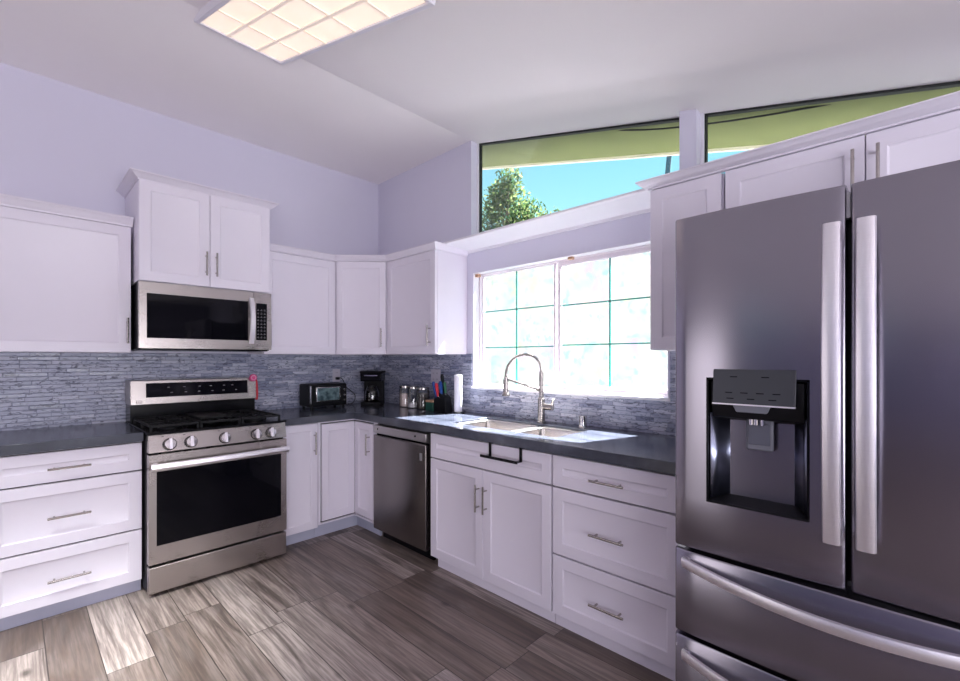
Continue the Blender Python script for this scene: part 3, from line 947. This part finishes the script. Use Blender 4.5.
# ------------------------------------------------------------------ refrigerator
fr = thing('refrigerator', 'large stainless steel french-door refrigerator with water dispenser at the right', 'refrigerator', (0, -3.206, 0), WB)
W_ = .916
XF = -.920
MB().box(.006, W_ - .006, -.835, -.06, .03, 1.775).build('body', 'dark_side', fr, bevel=.006)
MB().box(.02, W_ - .02, -.80, -.70, .0, .05).build('base_grille', 'black', fr)
def bowed_panel(x0, x1, z0, z1, bulge, hole=None, thick=.075, er=.009, zc=0):
    """door skin with rounded vertical edges, slight outward bow and an optional rectangular hole"""
    b = MB()
    w2 = x1 - x0
    xs = [x0, x0 + er * .12, x0 + er * .4, x0 + er]
    n = 14
    inner = [x0 + er + (w2 - 2 * er) * i / n for i in range(1, n)]
    if hole:
        inner = [x for x in inner if min(abs(x - hole[0]), abs(x - hole[1])) > .008] + [hole[0], hole[1]]
        inner.sort()
    xs += inner + [x1 - er, x1 - er * .4, x1 - er * .12, x1]
    zs = [z0, z0 + .006] + ([hole[2], hole[3]] if hole else []) + [z1 - .006, z1]
    def Y(x, z):
        t1 = min(x - x0, x1 - x)
        y = XF - bulge * (1 - ((x - (x0 + x1) / 2) / (w2 / 2)) ** 2)
        if t1 < er: y += er * (1 - math.sqrt(max(0, 1 - (1 - t1 / er) ** 2)))
        if z == z0 or z == z1: y += .004
        return y
    nx, nz = len(xs), len(zs)
    vs = [(x, Y(x, z), z) for z in zs for x in xs]
    fs = []
    for j in range(nz - 1):
        for i in range(nx - 1):
            if hole and zs[j] >= hole[2] - 1e-6 and zs[j + 1] <= hole[3] + 1e-6 and xs[i] >= hole[0] - 1e-6 and xs[i + 1] <= hole[1] + 1e-6: continue
            fs.append((j * nx + i, j * nx + i + 1, (j + 1) * nx + i + 1, (j + 1) * nx + i))
    o = len(vs)
    yb_ = XF + thick
    vs += [(x, yb_, z) for z in (z0, z1) for x in xs]
    for i in range(nx - 1):
        fs.append((i, i + 1, o + i + 1, o + i))
        fs.append(((nz - 1) * nx + i, (nz - 1) * nx + i + 1, o + nx + i + 1, o + nx + i))
    for i in (0, nx - 1):
        loop = [j * nx + i for j in range(nz)] + [o + nx + i, o + i]
        fs.append(tuple(loop))
    fs.append(tuple([o + i for i in range(nx)] + [o + nx + i for i in range(nx - 1, -1, -1)]))
    b.add(vs, fs)
    return b
hole = (.106, .381, .868, 1.272)
Z0, Z1 = .700, 1.808
ld = bowed_panel(.002, .461, Z0, Z1, .010, hole).build('door', 'steel_fridge', fr, smooth=35)
rd = bowed_panel(.471, W_ - .002, Z0, Z1, .010).build('door', 'steel_fridge', fr, smooth=35)
MB().box(.440, .478, -.870, -.838, Z0 + .01, Z1 - .05).build('center_mullion', 'black', fr)
for x in (.06, W_ - .06, .459): MB().box(x - .03, x + .03, -.88, -.80, 1.775, 1.797).build('hinge_cover', 'dark_side', fr, bevel=.004)
MB().box(.449, .469, -.905, -.88, 1.72, 1.79).build('hinge_pin', 'sticker', fr)
def band(path, wdir, width, tk, mat, name, parent):
    """flat curved strip: path of points, width direction, thickness"""
    P = [Vector(p) for p in path]
    wd = Vector(wdir).normalized()
    b = MB(); vs = []; n = len(P)
    for i, p in enumerate(P):
        tg = (P[min(i + 1, n - 1)] - P[max(i - 1, 0)]).normalized()
        nn = tg.cross(wd).normalized()
        if nn.y > 0: nn = -nn
        h = width / 2
        for a, c2 in [(-h, 0), (-h * .86, tk * .75), (-h * .4, tk), (h * .4, tk), (h * .86, tk * .75), (h, 0), (h * .8, -tk * .4), (-h * .8, -tk * .4)]:
            vs.append(p + wd * a + nn * c2)
    fs = []
    k = 8
    for i in range(n - 1):
        for j in range(k):
            a, c2 = i * k + j, i * k + (j + 1) % k
            fs.append((a, c2, c2 + k, a + k))
    fs += [tuple(range(k)), tuple(range((n - 1) * k + k - 1, (n - 1) * k - 1, -1))]
    b.add(vs, fs)
    return b
for dpar, hx in ((ld, .434), (rd, .505)):
    path = []
    for i in range(25):
        u_ = i / 24
        path.append((hx, -.955 - .026 * math.sin(math.pi * u_), .832 + u_ * (1.700 - .832)))
    b = band(path, (1, 0, 0), .042, .010, None, None, None)
    b.box(hx - .012, hx + .012, -.958, -.922, .840, .875).box(hx - .012, hx + .012, -.958, -.922, 1.655, 1.690)
    b.build('handle', 'steel_handle', dpar)
# freezer drawers
for z0, z1, hz in ((.408, .686, .640), (.055, .394, .330)):
    dw = bowed_panel(.002, W_ - .002, z0, z1, .018).build('freezer_drawer', 'steel_fridge', fr, smooth=35)
    path = []
    for i in range(33):
        u_ = i / 32
        x = .034 + u_ * (W_ - .068)
        path.append((x, -.928 - .078 * math.sin(math.pi * u_) ** .8, hz + .010 - .022 * math.sin(math.pi * u_)))
    b = band(path, (0, 0, 1), .036, .010, None, None, None)
    b.box(.034, .050, -.932, -.920, hz - .006, hz + .022).box(W_ - .050, W_ - .034, -.932, -.920, hz - .006, hz + .022)
    b.build('handle', 'steel_handle', dw)
MB().box(.006, .030, -.905, -.860, .688, .698).build('hinge_cover', 'sticker', fr)
# dispenser
hx0, hx1, hz0, hz1 = hole
b = MB()
yo, yi = XF - .008, XF + .095
b.box(hx0, hx0 + .006, yo, yi, hz0, hz1).box(hx1 - .006, hx1, yo, yi, hz0, hz1)
b.box(hx0, hx1, yo, yi, hz1 - .006, hz1)
b.box(hx0, hx1, yi, yi + .008, hz0, hz1)
ds = b.build('dispenser_recess', 'black', ld)
b = MB()
b.prism([(yo - .002, hz0), (yo - .002, hz0 + .006), (yi, hz0 + .020), (yi, hz0)], 0, hx0 + .001, hx1 - .001)
b.build('drip_tray', 'blackmatte', ds)
# concave inner steel shell
b = MB()
N = 18
vs = []
for i in range(N + 1):
    u_ = i / N
    x = hx0 + .008 + (hx1 - hx0 - .016) * u_
    y = yi - .004 - .085 * abs(2 * u_ - 1) ** 5
    vs += [(x, y, hz0 + .012), (x, y, hz1 - .115)]
fs = [(2 * i, 2 * i + 2, 2 * i + 3, 2 * i + 1) for i in range(N)]
b.add(vs, fs)
sh = b.build('inner_shell', steel('dispenser_inner_steel', (.26, .28, .38), .28, (60, 60, 1), 8), ds)
so = sh.modifiers.new('solid', 'SOLIDIFY'); so.thickness = .002
# top housing
b = MB()
b.prism([(yo + .004, 1.195), (yo + .022, 1.145), (yi - .012, 1.130), (yi - .006, 1.262), (yo + .004, 1.262)], 0, hx0 + .012, hx1 - .012)
b.build('dispenser_housing', 'blackmatte', ds, bevel=.004)
b = MB()
b.prism([(yo - .016, 1.192), (yo - .010, 1.190), (yo + .010, 1.296), (yo - .005, 1.300)], 0, .129, .350)
cp = b.build('dispenser_control_panel', 'panel_grey', ds, bevel=.002)
MB().box(.129, .350, yo - .0175, yo - .008, 1.189, 1.1935).build('chrome_strip', 'steel_handle', cp)
for z, cnt in ((1.275, 2), (1.226, 4), (1.208, 3)):
    for i in range(cnt):
        x = .153 + (i + .3) * (.17 / cnt)
        yy = yo - .0165 + (z - 1.192) * .1015
        MB().box(x, x + .020, yy, yy + .004, z, z + .0026).build('printed_mark', 'black', cp)
b = MB().prism([(.181, 1.192), (.287, 1.192), (.275, 1.166), (.193, 1.166)], 1, yo + .0, yo + .02)
b.build('dispenser_tab', 'grey_plastic', ds, bevel=.003)
b = MB().box(.208, .284, yi - .055, yi - .043, 1.045, 1.150)
pd = b.build('paddle', 'grey_plastic', ds, bevel=.006)
MB().box(.216, .276, yi - .0585, yi - .055, 1.063, 1.130).build('paddle_plate', plain('paddle_grey', (.10, .105, .14), .3), pd, bevel=.003)
for x in (.226, .240, .258): MB().tube([(x, yi - .070, 1.150), (x, yi - .070, 1.126)], .006, 10).build('nozzle', 'chrome', ds)

# ------------------------------------------------------------------ sink, faucet, soap
sk = thing('sink', 'double-bowl stainless steel undermount sink below the window', 'sink', (0, -2.02, CT1 - .012))
def bowl(x0, x1, y0, y1, depth=.20, tk=.002):
    """open bowl with rounded corners (x0<x1, y0<y1), rim at z=0"""
    b = MB()
    def ring(inset, z, r):
        out = []
        a0, a1, c0, c1 = x0 + inset, x1 - inset, y0 + inset, y1 - inset
        for (cx, cy, st) in [(a1 - r, c1 - r, 0), (a0 + r, c1 - r, 90), (a0 + r, c0 + r, 180), (a1 - r, c0 + r, 270)]:
            for k in range(7):
                a = R(st + k * 15)
                out.append((cx + r * math.cos(a), cy + r * math.sin(a), z))
        return out
    rings = [ring(0, 0, .03), ring(.003, -.01, .03), ring(.008, -depth + .03, .035), ring(.016, -depth + .010, .04), ring(.035, -depth, .045), ring(.10, -depth - .004, .03)]
    vs = [p for r in rings for p in r]
    k = 28
    fs = []
    for i in range(len(rings) - 1):
        for j in range(k):
            a, c2 = i * k + j, i * k + (j + 1) % k
            fs.append((a, c2, c2 + k, a + k))
    fs.append(tuple(range((len(rings) - 1) * k, len(rings) * k)))
    b.add(vs, fs)
    return b
for (x0, x1, y0, y1) in [(-.492, -.158, -.055, .400), (-.492, -.190, -.400, -.090)]:
    bo = bowl(x0, x1, y0, y1).build('bowl', 'steel_sink', sk)
    s_ = bo.modifiers.new('solid', 'SOLIDIFY'); s_.thickness = .0015; s_.offset = 1
    MB().lathe([(.0, .003), (.035, .003), (.042, .0), (.0, -.001)], ((x0 + x1) / 2 + .03, (y0 + y1) / 2, -.2035), 20).build('drain', 'chrome', bo)
b = MB()
xs = [-.502, -.492, -.190, -.158, -.153]
ys = [-.407, -.400, -.090, -.055, .400, .407]
def insr(x, y):
    if -.492 < x < -.158 and -.055 < y < .400: return False
    if -.492 < x < -.190 and -.400 < y < -.090: return False
    return True
grid_slab(b, xs, ys, insr, -.003, -.0005)
b.build('rim', 'steel_sink', sk)

fc = thing('faucet', 'brushed steel spring-neck kitchen faucet behind the sink', 'faucet', (-.095, -2.040, CT1))
B = MB()
B.lathe([(.030, 0), (.030, .006), (.024, .010), (.0235, .155), (.020, .160), (.018, .165), (.0, .165)], (0, 0, 0), 24)
B.build('base', 'nickel', fc)
MB().tube([(0, 0, .165), (0, 0, .330)], .0155, 18).build('neck', 'nickel', fc)
tip = Vector((-.105, .215))
L = tip.length
dirv = tip.normalized()
rad = L / 2
path = [(0, 0, .33)]
zc = .345
import math as _m
hgt = .106
for i in range(0, 37):
    a = _m.pi * i / 36
    s_ = rad * (1 - _m.cos(a))
    z = zc + hgt * _m.sin(a) - .050 * (i / 36) ** 3
    path.append((dirv.x * s_, dirv.y * s_, z))
core = MB().tube(path, .0085, 12).build('hose', 'nickel', fc)
# spring coil round the hose
P = [Vector(p) for p in path]
coil = []
turns = 46
steps = turns * 9
acc = [0]
for i in range(1, len(P)): acc.append(acc[-1] + (P[i] - P[i - 1]).length)
side = Vector((dirv.y, -dirv.x, 0))
for k in range(steps + 1):
    s_ = acc[-1] * k / steps
    i = max(j for j in range(len(acc)) if acc[j] <= s_ + 1e-9)
    i = min(i, len(P) - 2)
    f = (s_ - acc[i]) / (acc[i + 1] - acc[i])
    p = P[i].lerp(P[i + 1], f)
    tg = (P[i + 1] - P[i]).normalized()
    up_ = side.cross(tg)
    a = 2 * _m.pi * turns * k / steps
    coil.append(p + (side * _m.cos(a) + up_ * _m.sin(a)) * .0105)
MB().tube(coil, .0019, 5).build('spring', 'nickel', fc)
e_pt = P[-1]
b = MB()
b.tube([e_pt, e_pt - Vector((0, 0, .02))], .014, 16)
b.tube([e_pt - Vector((0, 0, .015)), e_pt - Vector((0, 0, .10))], .0185, 18)
b.tube([e_pt - Vector((0, 0, .10)), e_pt - Vector((0, 0, .118)), e_pt - Vector((0, 0, .128))], [.0185, .027, .026], 18)
b.build('spray_head', 'nickel', fc)
b = MB()
g = e_pt - Vector((0, 0, .012))
b.tube([(0, 0, .205), (g.x * .5, g.y * .5, (.205 + g.z) / 2 + .002), (g.x, g.y, g.z + .002)], .0078, 10)
b.build('support_arm', 'nickel', fc)
b = MB()
b.tube([(0, -.018, .105), (0, -.088, .105)], .0215, 18)
b.tube([(0, -.080, .110), (-.01, -.100, .160)], .0075, 10)
b.build('lever', 'nickel', fc)
so_ = thing('soap_dispenser', 'short chrome cap on the worktop right of the faucet', 'soap dispenser', (-.10, -2.352, CT1))
MB().lathe([(.031, 0), (.031, .004), (.026, .006), (.026, .068), (.024, .073), (0, .074)], (0, 0, 0), 24).build('cap', 'chrome', so_)

# towel bar hooked on the false drawer front
tb = thing('towel_bar', 'black towel bar hooked over the false drawer front below the sink', 'towel bar', (-.63, -2.19, .80))
b = MB()
ya, yb = .108, -.112
for y in (ya, yb):
    b = MB()
    b.box(-.006, -.0035, y - .009, y + .009, -.005, .0655)
    b.box(-.050, -.0035, y - .009, y + .009, -.012, -.005)
    b.box(-.006, .018, y - .009, y + .009, .0555, .0585)
    b.build('bracket', 'black', tb)
b = MB().box(-.052, -.046, ya + .035, yb - .012, -.016, -.001)
b.build('bar', 'black', tb, bevel=.001)

# ------------------------------------------------------------------ worktop items
# toaster oven
to = thing('toaster', 'small black toaster oven with a glass door on the worktop right of the range', 'toaster oven', (-.635, -.135, CT1), R(2))
b = MB().box(-.180, .165, -.095, .085, .018, .205)
b.build('body', 'blackmatte', to, bevel=.012, seg=3)
dg = MB().box(-.125, .098, -.101, -.094, .058, .180).build('door', 'chrome', to, bevel=.004)
t = NT('toaster_window_glass')
t.set(Base_Color=t.ramp(t.noise(t.obj(), 25, 3), [(0.35, (0.05, 0.09, 0.11)), (0.65, (0.22, 0.33, 0.36))]), Roughness=0.12, Metallic=0.4)
M['toaster_glass'] = t.m
MB().box(-.113, .086, -.1035, -.100, .068, .170).build('door_glass', 'toaster_glass', dg)
MB().tube([(-.060, -.115, .060), (.04, -.115, .060)], .004, 8).tube([(-.055, -.10, .060), (-.055, -.115, .060)], .003, 6).tube([(.035, -.10, .060), (.035, -.115, .060)], .003, 6).build('door_handle', 'blackmatte', dg)
for z in (.150, .105, .060):
    MB().lathe([(.011, 0), (.010, .012), (0, .013)], (.134, -.094, z), 16, 1).build('knob', 'chrome', to)
for x in (-.15, .14):
    for y in (-.075, .065): MB().tube([(x, y, 0), (x, y, .02)], .011, 10).build('foot', 'blackmatte', to)
MB().box(-.176, -.165, -.097, -.094, .05, .19).build('trim_strip', 'chrome', to)

# coffee maker in the corner
cf = thing('coffee_maker', 'black drip coffee maker with glass carafe in the worktop corner', 'coffee maker', (-.205, -.225, CT1), R(-45))
MB().box(-.088, .088, -.105, .095, 0, .028).build('base', 'blackmatte', cf, bevel=.006)
MB().box(-.088, .088, .025, .095, .028, .215).build('water_tank', 'blackmatte', cf, bevel=.006)
MB().box(-.094, .094, -.095, .098, .215, .290).build('brew_head', 'black', cf, bevel=.008)
MB().box(-.098, .098, -.100, .100, .290, .305).build('lid', 'blackmatte', cf, bevel=.005)
MB().box(-.060, .060, -.097, -.094, .262, .270).build('badge_strip', 'chrome', cf)
b = MB().lathe([(.050, 0), (.062, .01), (.064, .07), (.052, .115), (.042, .135)], (0, -.035, .032), 28)
cr = b.build('carafe', 'coffee_glass', cf)
MB().lathe([(.043, .133), (.046, .135), (.046, .150), (.0, .155)], (0, -.035, .032), 24).build('carafe_lid', 'blackmatte', cr)
MB().tube([(.055, -.055, .155), (.088, -.070, .150), (.090, -.070, .08), (.062, -.055, .065)], .006, 10).build('carafe_handle', 'blackmatte', cr)
MB().lathe([(.045, .004), (.057, .012), (.058, .030), (0, .031)], (0, -.035, .032), 24).build('coffee', plain('coffee_liquid', (.02, .012, .008), .1), cr)

# wall outlets
def outlet(label, loc, rz, gang):
    t_ = thing('wall_outlet', label, 'outlet', loc, rz)
    hw = .036 if gang == 1 else .060
    pl_ = MB().box(-hw, hw, -.0065, 0, -.058, .058).build('cover_plate', 'white_plastic', t_, bevel=.002)
    for g_ in range(gang):
        cx = 0 if gang == 1 else (-.024 + g_ * .048)
        for z in (-.026, .026):
            s_ = MB().box(cx - .015, cx + .015, -.0085, -.006, z - .019, z + .019).build('socket', 'white_plastic', pl_, bevel=.001)
            MB().box(cx - .007, cx - .005, -.0092, -.008, z - .006, z + .006).box(cx + .005, cx + .007, -.0092, -.008, z - .006, z + .006).build('slot', 'gap', s_)
    return t_
outlet('white wall outlet on the mosaic above the toaster oven', (-.455, -.012, 1.182), 0, 1)
outlet('white double wall outlet on the mosaic above the knife block', (-.012, -.885, 1.185), WB, 2)
# toaster cord
t_ = thing('power_cord', 'black power cord from the wall outlet down beside the toaster oven', 'cord', (-.455, -.02, 1.155))
MB().box(-.014, .014, -.034, -.003, -.012, .012).build('plug', 'blackmatte', t_, bevel=.004)
pts = [(0, -.03, 0), (.018, -.052, .004), (.040, -.055, -.03), (.060, -.060, -.075), (.105, -.065, -.115), (.145, -.065, -.150), (.150, -.060, -.195), (.120, -.070, -.228), (.07, -.08, -.232), (.02, -.10, -.230), (-.02, -.10, -.226)]
def smooth_path(pts, n=6):
    P = [Vector(p) for p in pts]
    out = []
    for i in range(len(P) - 1):
        p0, p1, p2, p3 = P[max(i - 1, 0)], P[i], P[i + 1], P[min(i + 2, len(P) - 1)]
        for k in range(n):
            u_ = k / n
            out.append(.5 * ((2 * p1) + (p2 - p0) * u_ + (2 * p0 - 5 * p1 + 4 * p2 - p3) * u_ ** 2 + (3 * p1 - p0 - 3 * p2 + p3) * u_ ** 3))
    out.append(P[-1])
    return out
MB().tube(smooth_path(pts), .0035, 8).build('cable', 'dark_rubber', t_)
# jars
def jar(label, x, y, r, h, fill, fill_h, k):
    t_ = thing('glass_jar', label, 'jar', (x, y, CT1), 0, 'glass canisters by the wall')
    MB().lathe([(r * .9, 0), (r, .006), (r, h * .82), (r * .92, h * .88), (r * .92, h * .9)], (0, 0, 0), 24).build('jar_body', 'jar_glass', t_)
    MB().lathe([(r * .86, .004), (r * .95, .008), (r * .95, fill_h), (0, fill_h + .004)], (0, 0, 0), 24).build('contents', fill, t_)
    MB().lathe([(r * .96, h * .885), (r * .98, h * .89), (r * .98, h * .985), (r * .9, h), (0, h)], (0, 0, 0), 24).build('lid', 'nickel', t_)
jar('left glass jar with metal lid, two thirds full of flour', -.125, -.605, .050, .185, 'flour', .115, 0)
jar('middle glass jar with metal lid, white sugar only at the bottom', -.125, -.720, .049, .182, 'sugar', .045, 1)
jar('right glass jar with metal lid, filled with dark coffee beans', -.120, -.845, .055, .180, 'beans', .130, 2)
# green tin
t_ = thing('tea_tin', 'low dark green tin with tan lid between the jars and the knife block', 'tin', (-.155, -1.005, CT1))
MB().box(-.035, .035, -.045, .042, 0, .070).build('tin_body', 'green_tin', t_, bevel=.003)
MB().box(-.036, .036, -.046, .043, .070, .086).build('lid', 'tan', t_, bevel=.003)
# knife block
kb = thing('knife_block', 'black knife block holding coloured knives beside the paper towel roll', 'knife block', (-.14, -1.115, CT1), WB)
b = MB().prism([(-.080, 0), (.080, 0), (.070, .085), (.036, .175), (-.060, .115)], 0, -.036, .036)
b.v = [(y * 1.0, x, z) for x, y, z in b.v]
b.v = [(-x, y, z) for x, y, z in b.v]
kbm = b.build('block', 'blackmatte', kb, bevel=.004)
def knife(kind, label, mat, x, y, z, tilt, ln, r):
    t_ = thing('knife', label, 'knife', (-.14 + x, -1.128 + y, CT1 + z + .004))
    d = Vector((-.10, math.sin(tilt), math.cos(tilt))).normalized()
    b = MB().tube([d * .0, d * ln * .3, d * ln * .85, d * ln], [r * .8, r, r * 1.15, r * .7], 10)
    b.build('knife_handle', mat, t_)
    MB().tube([d * -.045, d * .002], .0028, 6).build('blade', 'chrome', t_)
knife(0, 'blue-handled knife, leftmost in the knife block', 'blue', -.03, .050, .110, .22, .125, .013)
knife(0, 'red-handled knife in the middle of the knife block', 'red', -.035, .026, .118, .12, .105, .011)
knife(0, 'bright blue-handled knife right of the red one in the knife block', 'blue', -.02, .002, .128, .05, .110, .013)
knife(0, 'black-handled knife standing tallest in the knife block', 'blackmatte', .03, .030, .152, .08, .140, .013)
knife(0, 'green-handled knife, rightmost in the knife block', 'greenp', .0, -.022, .145, .02, .085, .010)
# paper towel
t_ = thing('paper_towel_roll', 'upright slim white paper towel roll left of the sink window', 'paper towel', (-.125, -1.277, CT1))
MB().lathe([(.050, 0), (.050, .008), (.046, .011), (0, .011)], (0, 0, 0), 28).build('stand', 'blackmatte', t_)
b = MB().lathe([(.029, .012), (.030, .014), (.030, .292), (.029, .294), (.014, .294), (.014, .280), (0, .280)], (0, 0, 0), 32)
b.build('roll', 'paper', t_)
MB().tube([(0, 0, .01), (0, 0, .300)], .006, 12).build('rod', 'chrome', t_)

# ------------------------------------------------------------------ ceiling light
yc = -1.835
lf = thing('ceiling_light', 'rectangular lit ceiling fixture with a white lattice over its diffuser', 'ceiling light', (-1.612, yc, ceil_z(yc)))
lf.rotation_euler = (math.atan(.256), 0, R(2.2))
hw, hl = .226, .672
b = MB()
fw_, dp = .022, .050
b.box(-hw, -hw + fw_, -hl, hl, -dp, -.002).box(hw - fw_, hw, -hl, hl, -dp, -.002)
b.box(-hw + fw_, hw - fw_, -hl, -hl + fw_, -dp, -.002).box(-hw + fw_, hw - fw_, hl - fw_, hl, -dp, -.002)
b.build('frame', 'trim', lf, bevel=.003)
MB().box(-hw + fw_, hw - fw_, -hl + fw_, hl - fw_, -.040, -.034).build('diffuser', 'diffuser', lf)
b = MB()
for i in (1, 2):
    x = -hw + 2 * hw * i / 3
    b.box(x - .0075, x + .0075, -hl + fw_, hl - fw_, -dp + .002, -.041)
for i in range(1, 5):
    y = -hl + 2 * hl * i / 5
    b.box(-hw + fw_, hw - fw_, y - .0075, y + .0075, -dp + .003, -.042)
b.build('lattice', emis('lit_lattice_plastic', (1.0, 0.72, 0.62), 0.28), lf)  # mild emission stands in for diffuser light passing through the plastic
